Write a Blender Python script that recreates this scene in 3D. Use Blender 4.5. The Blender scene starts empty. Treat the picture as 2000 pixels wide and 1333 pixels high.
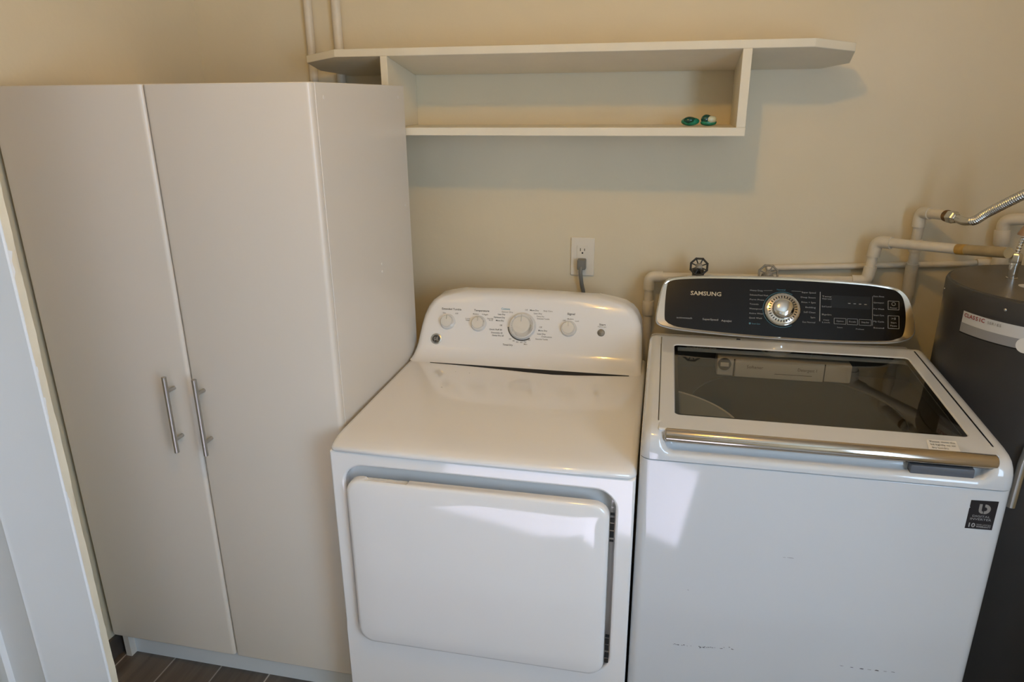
import bpy, bmesh, math, random
from mathutils import Vector, Matrix
random.seed(7)
S = bpy.context.scene
COL = S.collection
R = math.radians

# ------------------------------------------------------------------ camera
CY, SY, CP, SP = math.cos(.2174), math.sin(.2174), math.cos(.3292), math.sin(.3292)
cam = bpy.data.objects.new('camera', bpy.data.cameras.new('camera')); COL.objects.link(cam)
right0 = Vector((CY, SY, 0)); up0 = Vector((-SY*SP, CY*SP, CP)); fwd = Vector((-SY*CP, CY*CP, -SP))
cr, sr = math.cos(-.008), math.sin(-.008)
rt = right0*cr + up0*sr; up = -right0*sr + up0*cr
M = Matrix((rt, up, -fwd)).transposed().to_4x4(); M.translation = (.4447, -2.1745, 1.5710)
cam.matrix_world = M
cam.data.sensor_width = 36; cam.data.lens = 1383.9*36/2000
cam.data.clip_start = .02
S.camera = cam

# ------------------------------------------------------------------ world, sun, added window fill, exposure
W = bpy.data.worlds.new('world'); S.world = W; W.use_nodes = True
bg = W.node_tree.nodes['Background']; bg.inputs[0].default_value = (.74, .88, 1, 1); bg.inputs[1].default_value = 0.6
DOOR = Vector((.25, -3.95, 0)); DU = Vector((.934, .358, 0)); DN = Vector((-.358, .934, 0))   # rear window: centre, along, into the room
sun = bpy.data.objects.new('sun', bpy.data.lights.new('sun', 'SUN')); COL.objects.link(sun)
sun.data.energy = 26; sun.data.angle = R(.6); sun.data.color = (.86, .80, 1)
sun.rotation_euler = Vector((-.115, .993, -1)).to_track_quat('-Z', 'Y').to_euler()
por = bpy.data.objects.new('window_portal', bpy.data.lights.new('window_portal', 'AREA')); COL.objects.link(por)
por.data.shape = 'RECTANGLE'; por.data.size = 1.08; por.data.size_y = .68; por.data.cycles.is_portal = True
por.location = DOOR + Vector((0, 0, 1.705)); por.rotation_euler = DN.to_track_quat('-Z', 'Z').to_euler()
fill_lamp = bpy.data.objects.new('window_daylight', bpy.data.lights.new('window_daylight', 'AREA')); COL.objects.link(fill_lamp)   # added cool fill, placed as daylight from an unseen side window
fill_lamp.data.shape = 'RECTANGLE'; fill_lamp.data.size = 1.3; fill_lamp.data.size_y = 1.05; fill_lamp.data.energy = 39; fill_lamp.data.color = (.49, .70, .96)
fill_lamp.location = (1.70, -2.6, 1.45); fill_lamp.rotation_euler = Vector((-1, 0, 0)).to_track_quat('-Z', 'Z').to_euler()
LAMP = Vector((.2595, -1.5185, 2.445)); LAMP_POWER = 17; LAMP_COLOR = (1, .55, .07)
S.view_settings.view_transform = 'Standard'; S.view_settings.look = 'None'
S.view_settings.gamma = 1; S.view_settings.use_curve_mapping = False
S.view_settings.exposure = -0.06

# ------------------------------------------------------------------ materials
MATS = {}
def mat(name, col, rough=.5, metal=0, bump=0, bscale=60, var=0, vscale=6, coat=0, spec=.5, emit=None):
    m = bpy.data.materials.new(name); m.use_nodes = True; nt = m.node_tree; b = nt.nodes['Principled BSDF']
    b.inputs['Base Color'].default_value = (*col, 1); b.inputs['Roughness'].default_value = rough
    b.inputs['Metallic'].default_value = metal; b.inputs['Specular IOR Level'].default_value = spec
    b.inputs['Coat Weight'].default_value = coat; b.inputs['Coat Roughness'].default_value = .05
    tc = nt.nodes.new('ShaderNodeTexCoord')
    if var:
        n = nt.nodes.new('ShaderNodeTexNoise'); n.inputs['Scale'].default_value = vscale; n.inputs['Detail'].default_value = 4
        nt.links.new(tc.outputs['Object'], n.inputs['Vector'])
        r = nt.nodes.new('ShaderNodeValToRGB'); r.color_ramp.elements[0].position = .3; r.color_ramp.elements[1].position = .7
        r.color_ramp.elements[0].color = tuple(c*(1-var) for c in col)+(1,); r.color_ramp.elements[1].color = tuple(min(1, c*(1+var*.5)) for c in col)+(1,)
        nt.links.new(n.outputs['Fac'], r.inputs['Fac']); nt.links.new(r.outputs['Color'], b.inputs['Base Color'])
    if bump:
        n2 = nt.nodes.new('ShaderNodeTexNoise'); n2.inputs['Scale'].default_value = bscale; n2.inputs['Detail'].default_value = 3
        nt.links.new(tc.outputs['Object'], n2.inputs['Vector'])
        bp = nt.nodes.new('ShaderNodeBump'); bp.inputs['Strength'].default_value = bump; bp.inputs['Distance'].default_value = .003
        nt.links.new(n2.outputs['Fac'], bp.inputs['Height']); nt.links.new(bp.outputs['Normal'], b.inputs['Normal'])
    if emit:
        b.inputs['Emission Color'].default_value = (*emit[0], 1); b.inputs['Emission Strength'].default_value = emit[1]
    MATS[name] = m; return m

mat('wall_paint', (.76, .670, .490), .55, bump=.5, bscale=22, var=.035, vscale=3)
mat('pale_tile', (.50, .51, .53), .45, var=.06, vscale=4)
mat('ceiling_paint', (.80, .77, .68), .8)
mat('shelf_paint', (.80, .73, .57), .45, bump=.25, bscale=45, var=.04, vscale=9)
mat('trim_paint', (.86, .885, .91), .35, bump=.15, bscale=14)
mat('melamine', (.735, .675, .592), .32, bump=.03, bscale=120)
mat('kick_board', (.86, .85, .83), .4)
mat('melamine_edge', (.80, .75, .68), .3)
mat('enamel', (.87, .85, .83), .08, coat=.5)
mat('washer_enamel', (.66, .675, .69), .07, coat=.5)
mat('white_plastic', (.80, .78, .75), .28)
mat('knob_plastic', (.74, .70, .63), .3)
mat('chrome', (.80, .79, .77), .09, 1)
mat('satin_chrome', (.62, .61, .58), .25, 1)
mat('brushed_steel', (.50, .47, .43), .33, 1, bump=.05, bscale=200)
mat('bezel_chrome', (.62, .56, .48), .12, 1)
mat('black_gloss', (.008, .007, .007), .10, spec=.28)
mat('display_black', (.004, .004, .005), .08)
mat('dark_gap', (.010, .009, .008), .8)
mat('ink_black', (.045, .042, .04), .6)
mat('ink_gray', (.26, .24, .22), .6)
mat('ink_blue', (.10, .34, .46), .6)
mat('ink_light', (.36, .36, .36), .5)
mat('ink_gold', (.52, .45, .33), .35)
mat('ink_cyan', (.07, .22, .30), .4)
mat('ink_red', (.30, .03, .03), .5)
mat('pipe_paint', (.74, .67, .55), .42, bump=.3, bscale=40, var=.08, vscale=30)
mat('yellow_glue', (.55, .33, .08), .4, var=.25, vscale=30)
mat('aged_pvc', (.46, .36, .20), .45, var=.15, vscale=25)
mat('rust', (.20, .10, .03), .7, var=.5, vscale=90)
mat('brass_aged', (.50, .33, .22), .4, .6, var=.2, vscale=60)
mat('valve_black', (.022, .02, .018), .45)
mat('valve_gray', (.30, .27, .22), .5, .3, var=.35, vscale=120)
mat('heater_gray', (.042, .039, .038), .42, bump=.08, bscale=60, var=.10, vscale=8)
mat('heater_top', (.085, .068, .050), .35, var=.2, vscale=12)
mat('silver_label', (.62, .62, .62), .4)
mat('gray_label', (.30, .30, .31), .4)
mat('cord_gray', (.20, .19, .165), .5)
mat('outlet_plastic', (.80, .74, .63), .35)
mat('green_gel', (.002, .075, .055), .12, var=.3, vscale=60, coat=.3)
mat('green_film', (.02, .30, .19), .2, var=.5, vscale=70)
mat('pod_white', (.66, .72, .58), .2)
mat('tub_plastic', (.055, .052, .048), .4)
mat('plate_gray', (.30, .33, .36), .35)
mat('drawer_plastic', (.72, .70, .66), .3)
mat('handle_chrome', (.56, .50, .43), .13, 1)
mat('latch_gray', (.10, .11, .13), .4)
mat('tub_steel', (.20, .19, .175), .45, .6)
mat('baseboard_tile', (.085, .068, .055), .4, var=.3, vscale=18)
mat('sticker_black', (.012, .010, .014), .3)
mat('sticker_white', (.78, .76, .72), .5)
mat('scuff_ink', (.10, .09, .09), .6)
mat('fill_glow', (.80, .82, .84), .8, emit=((.55, .78, 1), .8))  # glow put into the sheet behind the added side fill
mat('lamp_glass', (.9, .85, .75), .4, emit=((1, .72, .38), 6))

def glass_mat():
    m = bpy.data.materials.new('tinted_glass'); m.use_nodes = True; nt = m.node_tree
    nt.nodes.remove(nt.nodes['Principled BSDF']); out = nt.nodes['Material Output']
    t = nt.nodes.new('ShaderNodeBsdfTransparent'); t.inputs[0].default_value = (.80, .77, .71, 1)
    g = nt.nodes.new('ShaderNodeBsdfGlossy'); g.inputs['Roughness'].default_value = .03; g.inputs[0].default_value = (1, 1, 1, 1)
    f = nt.nodes.new('ShaderNodeFresnel'); f.inputs['IOR'].default_value = 1.5
    x = nt.nodes.new('ShaderNodeMixShader')
    ge = nt.nodes.new('ShaderNodeNewGeometry'); iv = nt.nodes.new('ShaderNodeMath'); iv.operation = 'SUBTRACT'; iv.inputs[0].default_value = 1; nt.links.new(ge.outputs['Backfacing'], iv.inputs[1])
    mu = nt.nodes.new('ShaderNodeMath'); mu.operation = 'MULTIPLY'; nt.links.new(f.outputs[0], mu.inputs[0]); nt.links.new(iv.outputs[0], mu.inputs[1])
    nt.links.new(mu.outputs[0], x.inputs[0]); nt.links.new(t.outputs[0], x.inputs[1]); nt.links.new(g.outputs[0], x.inputs[2])
    nt.links.new(x.outputs[0], out.inputs['Surface']); MATS['tinted_glass'] = m
glass_mat()

def floor_mat():
    m = bpy.data.materials.new('wood_tile'); m.use_nodes = True; nt = m.node_tree; b = nt.nodes['Principled BSDF']
    tc = nt.nodes.new('ShaderNodeTexCoord'); mp = nt.nodes.new('ShaderNodeMapping')
    mp.inputs['Rotation'].default_value = (0, 0, R(90)); mp.inputs['Location'].default_value = (0, -.018, 0)
    nt.links.new(tc.outputs['Object'], mp.inputs['Vector'])
    br = nt.nodes.new('ShaderNodeTexBrick'); br.inputs['Scale'].default_value = 1
    br.inputs['Brick Width'].default_value = .9; br.inputs['Row Height'].default_value = .1545; br.inputs['Mortar Size'].default_value = .0022
    br.inputs['Color1'].default_value = (.150, .118, .092, 1); br.inputs['Color2'].default_value = (.108, .086, .068, 1); br.inputs['Mortar'].default_value = (.40, .36, .32, 1)
    nt.links.new(mp.outputs['Vector'], br.inputs['Vector'])
    m2 = nt.nodes.new('ShaderNodeMapping'); m2.inputs['Scale'].default_value = (38, 2.2, 1); nt.links.new(tc.outputs['Object'], m2.inputs['Vector'])
    n = nt.nodes.new('ShaderNodeTexNoise'); n.inputs['Scale'].default_value = 1; n.inputs['Detail'].default_value = 6; nt.links.new(m2.outputs['Vector'], n.inputs['Vector'])
    mx = nt.nodes.new('ShaderNodeMix'); mx.data_type = 'RGBA'; mx.blend_type = 'OVERLAY'; mx.inputs[0].default_value = .75
    nt.links.new(br.outputs['Color'], mx.inputs[6]); nt.links.new(n.outputs['Fac'], mx.inputs[7])
    nt.links.new(mx.outputs[2], b.inputs['Base Color']); b.inputs['Roughness'].default_value = .35
    MATS['wood_tile'] = m
floor_mat()

# ------------------------------------------------------------------ helpers
def V(*a): return Vector(a)
def box(bm, x0, x1, y0, y1, z0, z1, bev=0, seg=2):
    vs = bmesh.ops.create_cube(bm, size=1)['verts']
    for v in vs: v.co = V(x0 + (v.co.x+.5)*(x1-x0), y0 + (v.co.y+.5)*(y1-y0), z0 + (v.co.z+.5)*(z1-z0))
    if bev:
        es = list({e for v in vs for e in v.link_edges})
        bmesh.ops.bevel(bm, geom=es, offset=bev, segments=seg, profile=.6, affect='EDGES')
def frame_axes(d):
    d = d.normalized(); a = V(0, 0, 1) if abs(d.z) < .9 else V(1, 0, 0)
    u = a.cross(d).normalized(); return u, d.cross(u)
def loft(bm, rings, cap=True, closed=True):
    rv = [[bm.verts.new(p) for p in r] for r in rings]; n = len(rv[0])
    for a, b in zip(rv, rv[1:]):
        for i in range(n if closed else n-1):
            j = (i+1) % n
            bm.faces.new((a[i], a[j], b[j], b[i]))
    if cap: bm.faces.new(rv[0][::-1]); bm.faces.new(rv[-1])
    return rv
def lathe(bm, o, d, prof, n=32):
    o = Vector(o); d = Vector(d).normalized(); u, w = frame_axes(d)
    loft(bm, [[o + d*h + (u*math.cos(2*math.pi*k/n) + w*math.sin(2*math.pi*k/n))*max(r, 1e-4) for k in range(n)] for r, h in prof])
def cyl(bm, a, b, r, n=20, r2=None):
    a = Vector(a); b = Vector(b); lathe(bm, a, b-a, [(r, 0), (r if r2 is None else r2, (b-a).length)], n)
def smooth_path(pts, rad, seg=6):
    """polyline with rounded corners of radius rad"""
    P = [Vector(p) for p in pts]; out = [P[0]]
    for a, b, c in zip(P, P[1:], P[2:]):
        d1 = (a-b); d2 = (c-b); r = min(rad, d1.length*.45, d2.length*.45)
        s = b + d1.normalized()*r; e = b + d2.normalized()*r
        for k in range(seg+1):
            t = k/seg; out.append((1-t)**2*s + 2*t*(1-t)*b + t*t*e)
    out.append(P[-1]); return out
def catmull(pts, n=8):
    P = [Vector(p) for p in pts]; P = [P[0]*2-P[1]] + P + [P[-1]*2-P[-2]]; out = []
    for i in range(1, len(P)-2):
        for k in range(n):
            t = k/n; a, b, c, d = P[i-1:i+3]
            out.append(.5*((2*b) + (c-a)*t + (2*a-5*b+4*c-d)*t*t + (3*b-a-3*c+d)*t**3))
    out.append(P[-2]); return out
def tube(bm, path, r, n=16, rf=None):
    P = [Vector(p) for p in path]; T = []
    for i in range(len(P)):
        T.append((P[min(i+1, len(P)-1)] - P[max(i-1, 0)]).normalized())
    u, _ = frame_axes(T[0]); rings = []; s = 0
    for i, p in enumerate(P):
        if i: s += (p-P[i-1]).length
        u = (u - T[i]*u.dot(T[i])).normalized(); w = T[i].cross(u)
        rr = rf(s, i) if rf else r
        rings.append([p + (u*math.cos(2*math.pi*k/n) + w*math.sin(2*math.pi*k/n))*rr for k in range(n)])
    loft(bm, rings)
def torus(bm, c, d, R_, r, n=48, m=10, a0=0, a1=2*math.pi):
    c = Vector(c); d = Vector(d).normalized(); u, w = frame_axes(d)
    full = abs(a1-a0-2*math.pi) < 1e-6
    rings = []
    for k in range(n + (0 if full else 1)):
        a = a0 + (a1-a0)*k/n; e = u*math.cos(a) + w*math.sin(a)
        rings.append([c + e*(R_ + r*math.cos(2*math.pi*j/m)) + d*r*math.sin(2*math.pi*j/m) for j in range(m)])
    if full: rings.append(rings[0])
    loft(bm, rings, cap=not full)
    if full: bmesh.ops.remove_doubles(bm, verts=bm.verts, dist=1e-7)
def rrect(x0, x1, y0, y1, r, n=6):
    pts = []
    for cx, cy, a in ((x1-r, y1-r, 0), (x0+r, y1-r, 90), (x0+r, y0+r, 180), (x1-r, y0+r, 270)):
        for k in range(n+1):
            t = R(a + 90*k/n); pts.append((cx + r*math.cos(t), cy + r*math.sin(t)))
    return pts
def prism(bm, pts2, f, d0, d1):
    """closed 2-D outline -> solid; f(a, b, depth) -> point"""
    loft(bm, [[f(a, b, d0) for a, b in pts2], [f(a, b, d1) for a, b in pts2]])
def frame_plate(bm, o, i, r, f, d0, d1, back=True, n=6):
    """plate with rounded hole: o, i = (x0,x1,y0,y1)"""
    inn = rrect(*i, r, n); out = []
    ox0, ox1, oy0, oy1 = o
    for q, (sx, sy) in enumerate(((ox1, oy1), (ox0, oy1), (ox0, oy0), (ox1, oy0))):
        for k in range(n+1):
            x, y = inn[q*(n+1)+k]
            first = k < n/2; last = k > n/2
            horiz = (q % 2 == 0)
            if k == n//2: out.append((sx, sy))
            elif (first and horiz) or (last and not horiz): out.append((sx, y))
            else: out.append((x, sy))
    N = len(inn)
    A = [bm.verts.new(f(*p, d0)) for p in out]; B = [bm.verts.new(f(*p, d0)) for p in inn]
    Cc = [bm.verts.new(f(*p, d1)) for p in inn]; D = [bm.verts.new(f(*p, d1)) for p in out]
    for k in range(N):
        j = (k+1) % N
        bm.faces.new((A[k], A[j], B[j], B[k])); bm.faces.new((B[k], B[j], Cc[j], Cc[k]))
        if back: bm.faces.new((Cc[k], Cc[j], D[j], D[k])); bm.faces.new((D[k], D[j], A[j], A[k]))
    return inn, out, A, Cc
XF = [V(1, 1, 1), V(0, 0, 0)]                                  # size correction and placement of the assembly being built
def place(sx=1, ox=0, sy=1, oy=0, sz=1, oz=0): XF[0] = V(sx, sy, sz); XF[1] = V(ox, oy, oz)
def xf(p): p = Vector(p); return V(p.x*XF[0].x+XF[1].x, p.y*XF[0].y+XF[1].y, p.z*XF[0].z+XF[1].z)
def obj(name, bm, m, parent=None, bevel=0, bseg=2, bang=40, sharp=35, recalc=True):
    if recalc: bmesh.ops.recalc_face_normals(bm, faces=bm.faces)
    me = bpy.data.meshes.new(name)
    off = Vector((0, 0, 0)); p = parent
    while p is not None: off += p.location; p = p.parent
    for v in bm.verts: v.co = xf(v.co) - off
    bm.to_mesh(me); bm.free()
    me.polygons.foreach_set('use_smooth', [True]*len(me.polygons)); me.set_sharp_from_angle(angle=R(sharp))
    me.materials.append(MATS[m]); o = bpy.data.objects.new(name, me); COL.objects.link(o)
    if parent: o.parent = parent
    if bevel:
        b = o.modifiers.new('bevel', 'BEVEL'); b.width = bevel; b.segments = bseg; b.limit_method = 'ANGLE'; b.angle_limit = R(bang); b.harden_normals = False
    return o
def tag(o, label, cat, group=None):
    o['label'] = label; o['category'] = cat
    if group: o['group'] = group
    return o
def thing(name, label, cat, loc, group=None):
    o = bpy.data.objects.new(name, None); o.empty_display_size = .05; o.location = xf(loc); COL.objects.link(o)
    return tag(o, label, cat, group)
def struct(name, bm, m, **k):
    o = obj(name, bm, m, **k); o['kind'] = 'structure'; return o
def copy_tree(o, parent=None):
    c = o.copy(); COL.objects.link(c)
    if parent: c.parent = parent
    for ch in list(o.children): copy_tree(ch, c)
    return c
def text_into(bm, s, origin, ux, uy, size=None, width=None, align='CENTER', lift=.0004, bold=0):
    cu = bpy.data.curves.new('t', 'FONT'); cu.body = s; cu.size = 1; cu.align_x = align; cu.align_y = 'CENTER'; cu.offset = bold; cu.resolution_u = 2
    to = bpy.data.objects.new('t', cu); COL.objects.link(to)
    dg = bpy.context.evaluated_depsgraph_get(); me = bpy.data.meshes.new_from_object(to.evaluated_get(dg))
    xs = [v.co.x for v in me.vertices] or [0, 1]; w = max(max(xs)-min(xs), 1e-6)
    sx = sy = size if size else width/w
    if width: sx = width/w
    ux = Vector(ux).normalized(); uy = Vector(uy).normalized(); n = ux.cross(uy)
    idx = [bm.verts.new(Vector(origin) + ux*v.co.x*sx + uy*v.co.y*sy + n*lift) for v in me.vertices]
    for p in me.polygons:
        try: bm.faces.new([idx[i] for i in p.vertices])
        except ValueError: pass
    bpy.data.objects.remove(to); bpy.data.curves.remove(cu); bpy.data.meshes.remove(me)

# ------------------------------------------------------------------ setting
CEIL = 2.54
bm = bmesh.new(); box(bm, -2.4, 2.0, -1.5, .1, -.06, 0); struct('floor', bm, 'wood_tile')
bm = bmesh.new(); box(bm, -2.4, 2.0, -6.5, -1.5, -.06, 0); struct('floor_hall', bm, 'pale_tile')
bm = bmesh.new(); prism(bm, [(-2.4, .1), (-2.4, -4.97), (1.87, -3.33), (2.0, -3.33), (2.0, .1)], lambda a, b, d: V(a, b, d), CEIL, CEIL+.06); struct('ceiling', bm, 'ceiling_paint')
bm = bmesh.new(); box(bm, -1.23, 2.0, 0, .1, 0, CEIL); struct('wall_back', bm, 'wall_paint')
bm = bmesh.new(); box(bm, 1.75, 1.85, -4.2, 0, 0, CEIL); struct('wall_right', bm, 'wall_paint')
bm = bmesh.new(); prism(bm, [(-1.048, 0), (-1.108, -1.0), (-1.23, -1.0), (-1.23, 0)], lambda a, b, d: V(a, b, d), 0, CEIL); struct('wall_left', bm, 'wall_paint')
bm = bmesh.new(); prism(bm, [(-1.048, -.001), (-1.107, -.99), (-1.097, -.99), (-1.038, -.001)], lambda a, b, d: V(a, b, d), 0, .064); struct('baseboard_left', bm, 'baseboard_tile')
bm = bmesh.new(); box(bm, -2.4, -.915, -1.0815, -1.0, 0, CEIL); struct('wall_front', bm, 'wall_paint')
bm = bmesh.new(); box(bm, -2.4, -2.3, -5.0, -1.0, 0, CEIL); struct('wall_far_left', bm, 'wall_paint')
def rear(t0, t1, z0, z1, bm):
    a = DOOR + DU*t0; b = DOOR + DU*t1
    prism(bm, [(a.x, a.y), (b.x, b.y), (b.x-DN.x*.1, b.y-DN.y*.1), (a.x-DN.x*.1, a.y-DN.y*.1)], lambda x, y, d: V(x, y, d), z0, z1)
bm = bmesh.new(); rear(-2.85, -.54, 0, CEIL, bm); rear(.47, 1.75, 0, CEIL, bm); rear(-.54, .47, 2.05, CEIL, bm); rear(-.54, .47, 0, 1.36, bm)
struct('wall_rear', bm, 'wall_paint')

bm = bmesh.new(); frame_plate(bm, (-3.36, -1.84, .86, 2.04), (-3.28, -1.92, .93, 1.97), .005, lambda a, b, d: V(1.75-d, a, b), .03, 0)
w1 = struct('added_fill_frame', bm, 'trim_paint')  # unseen frame added around the side fill, on a solid wall
bm = bmesh.new(); box(bm, 1.742, 1.749, -3.28, -1.92, .93, 1.97); obj('fill_glow', bm, 'fill_glow', w1)  # self-glowing sheet added behind the side fill
# door casing in the left foreground: a stepped board with a ragged painted inner edge
bm = bmesh.new()
prof = [(-.7385, -1.0), (-.741, -1.0025), (-.905, -1.003), (-.913, -1.0065), (-.921, -1.003), (-1.005, -1.004), (-1.012, -1.014), (-1.03, -1.014), (-1.04, -1.005), (-1.12, -1.005), (-1.12, -.982), (-.7385, -.982)]
place(1.04, .0120, 1, -.1)
prism(bm, prof, lambda a, b, d: V(a, b, d), 0, 2.3)
casing = struct('trim_1', bm, 'trim_paint')
bm = bmesh.new(); rng = random.Random(3)                       # ragged caulk and paint line along the casing's edge
rows = []
for k in range(140):
    z = k*2.3/139; w = .0012 + .0008*math.sin(z*23) + .0006*math.sin(z*61+1) + rng.random()*.0010
    rows.append([V(-.7386, -.9995, z), V(-.7386+w*.35, -.990, z), V(-.7386+w, -.983, z), V(-.7386, -.982, z)])
loft(bm, rows); obj('paint_edge', bm, 'shelf_paint', casing); place()

# ------------------------------------------------------------------ ceiling lamp (above the frame; the warm light in the photo)
def ceiling_light(label, p, power):
    lamp = thing('ceiling_light', label, 'ceiling light', (p.x, p.y, CEIL))
    bm = bmesh.new(); lathe(bm, (p.x, p.y, CEIL), (0, 0, -1), [(.07, 0), (.07, .015), (.05, .022)]); obj('base', bm, 'white_plastic', lamp)
    bm = bmesh.new(); lathe(bm, (p.x, p.y, CEIL-.022), (0, 0, -1), [(.022, 0), (.024, .012), (.018, .022), (.001, .026)], 24); obj('bulb', bm, 'lamp_glass', lamp)
    pl = bpy.data.lights.new('bulb_light', 'POINT'); pl.energy = power; pl.color = LAMP_COLOR; pl.shadow_soft_size = .035
    plo = bpy.data.objects.new('bulb_light', pl); COL.objects.link(plo); plo.location = (p.x, p.y, CEIL-.095)
ceiling_light('round flush ceiling lamp above and behind the view', LAMP, LAMP_POWER)

# ------------------------------------------------------------------ wardrobe
wx0, wx1, wyf, wyb, wz = -1.0735, -.2790, -.776, -.240, 1.6075
wd = thing('wardrobe', 'tall white two-door wardrobe cabinet standing left of the dryer', 'wardrobe', (-.673, -.50, 0))
bm = bmesh.new()
T = .018; wxc = wx0+.0145
box(bm, wxc, wxc+T, wyf+.02, wyb, 0, wz-.001); box(bm, wxc+T, wx1-T, wyf+.02, wyb, wz-.02, wz-.001); box(bm, wxc+T, wx1-T, wyb-.005, wyb, .06, wz-.02)
box(bm, wxc+T, wx1-T, wyf+.02, wyb-.005, .085, .103)
obj('carcass', bm, 'melamine', wd)
bm = bmesh.new(); box(bm, wx1-T, wx1, wyf+.0225, wyb, 0, wz, .0012, 1); obj('side_panel', bm, 'melamine', wd)
bm = bmesh.new(); box(bm, wxc+T, wx1-T, wyf+.041, wyf+.058, 0, .088); obj('toe_kick', bm, 'kick_board', wd)
for y, z in ((-.718, 1.578), (-.285, 1.578), (-.275, 1.29), (-.47, 1.165), (-.47, 1.145)):
    bm = bmesh.new(); lathe(bm, (wx1-.0005, y, z), (1, 0, 0), [(.004, 0), (.004, .0012), (.0025, .0016)], 12); obj('cam_cover', bm, 'melamine_edge', wd)
def door(x0, x1, hx):
    bm = bmesh.new()
    r = .010
    prism(bm, [(x0, wyf+.02), (x0, wyf+r)] + [(x0+r-r*math.cos(R(a)), wyf+r-r*math.sin(R(a))) for a in (22, 45, 68, 90)] +
          [(x1-r+r*math.sin(R(a)), wyf+r-r*math.cos(R(a))) for a in (0, 22, 45, 68)] + [(x1, wyf+r), (x1, wyf+.02)], lambda a, b, d: V(a, b, d), .092, wz)
    d = obj('door', bm, 'melamine', wd, bevel=.002)
    bm = bmesh.new(); yb = -.806
    cyl(bm, (hx, yb, .7415), (hx, yb, .9440), .006, 18)
    for z in (.7755, .9045): cyl(bm, (hx, yb, z), (hx, wyf+.001, z), .0048, 14)
    obj('handle', bm, 'brushed_steel', d, bevel=.0008)
xg = -.6690
door(wx0, xg-.0015, -.7165); door(xg+.0015, wx1, -.6345)

# ------------------------------------------------------------------ dryer
place(1, .0006, .9897, -.1241, .9872, 0)
dx0, dx1, dyf = -.2745, .4105, -.744
dr = thing('clothes_dryer', 'white front-loading clothes dryer with round knobs, between wardrobe and washer', 'dryer', (.068, -.40, 0))
bm = bmesh.new()
fD = lambda a, b, d: V(a, d, b)
inn, out, A, Cc = frame_plate(bm, (dx0, dx1, .0, .835), (-.2415, .3715, .318, .8005), .045, fD, dyf, dyf+.034, back=False, n=8)
bm.faces.new(Cc)                                              # back of the recess
BK = [bm.verts.new(V(v.co.x, -.07, v.co.z)) for v in A]
for k in range(len(A)): j = (k+1) % len(A); bm.faces.new((A[k], A[j], BK[j], BK[k]))
bm.faces.new(BK)
obj('cabinet', bm, 'enamel', dr, bevel=.006, bseg=3, bang=55)
# top panel: rolled front and sides
prof = [(-.749, .8355), (-.7505, .840), (-.7485, .845), (-.742, .8488), (-.725, .8525), (-.70, .8552), (-.675, .8566), (-.65, .857), (-.45, .8572), (-.205, .857), (-.075, .857)]
cols = [(0, -.030), (.0005, -.012), (.003, -.0055), (.008, -.0018), (.016, 0)]
xs = [(dx0-.001+a, dz) for a, dz in cols] + [(x, 0) for x in (-.1, .07, .24)] + [(dx1+.001-a, dz) for a, dz in cols[::-1]]
bm = bmesh.new(); grid = []
for y, z in prof:
    row = []
    for x, dz in xs:
        e = min(x-(dx0-.001), dx1+.001-x); yy = y
        if y < -.70 and e < .03: yy = y + .03-math.sqrt(max(0, .03**2-(.03-e)**2))
        zz = .8355 if dz < -.02 else max(.8355, z+dz)
        row.append(V(x, yy, zz))
    grid.append(row)
gv = [[bm.verts.new(p) for p in r] for r in grid]
for a, b in zip(gv, gv[1:]):
    for i in range(len(a)-1): bm.faces.new((a[i], a[i+1], b[i+1], b[i]))
obj('top_panel', bm, 'enamel', dr, sharp=60)
# control console
st = [  # y, z, left x, right x
 (-.214, .8572, -.272, .4005), (-.2035, .8585, -.2715, .4003), (-.191, .863, -.270, .400), (-.179, .8705, -.2683, .3997), (-.1685, .8795, -.2665, .3994), (-.159, .892, -.264, .399), (-.145, .92, -.2605, .3975), (-.1325, .945, -.257, .396),
 (-.1189, .972, -.251, .391), (-.107, .996, -.241, .380), (-.098, 1.0135, -.228, .366), (-.0905, 1.0265, -.208, .344), (-.0845, 1.034, -.180, .315), (-.074, 1.040, -.150, .28), (-.055, 1.0425, -.135, .265), (-.03, 1.0415, -.135, .265)]
bm = bmesh.new(); rows = []; NB = 6; rb = .022
for y, z, l, r_ in st:
    row = [V(l, -.028, z)]
    for k in range(NB+1):
        a = R(90*k/NB); row.append(V(l+rb*(1-math.cos(a))*.9, min(-.028, y + rb*(1-math.sin(a))), z))
    for t in (.25, .5, .75):
        x = l + (r_-l)*t; arch = .0035*(1-(2*t-1)**2) if z > 1.02 else 0
        row.append(V(x, y, z+arch))
    for k in range(NB, -1, -1):
        a = R(90*k/NB); row.append(V(r_-rb*(1-math.cos(a))*.9, min(-.028, y + rb*(1-math.sin(a))), z))
    row.append(V(r_, -.028, z)); rows.append(row)
gv = [[bm.verts.new(p) for p in r] for r in rows]
for a, b in zip(gv, gv[1:]):
    for i in range(len(a)-1): bm.faces.new((a[i], a[i+1], b[i+1], b[i]))
bm.faces.new([r[0] for r in gv] + [r[-1] for r in gv][::-1])
obj('control_console', bm, 'enamel', dr, sharp=60)
bm = bmesh.new()                                             # flat black sliver painting the shade in the gap under the console
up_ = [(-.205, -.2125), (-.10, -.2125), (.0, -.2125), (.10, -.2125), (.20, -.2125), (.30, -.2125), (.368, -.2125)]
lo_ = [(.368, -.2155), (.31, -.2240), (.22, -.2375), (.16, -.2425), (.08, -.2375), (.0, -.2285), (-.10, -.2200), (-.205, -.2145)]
prism(bm, lo_ + up_, lambda a, b, d: V(a, b, d), .8570, .8581); obj('seam_shade', bm, 'dark_gap', dr)
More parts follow.
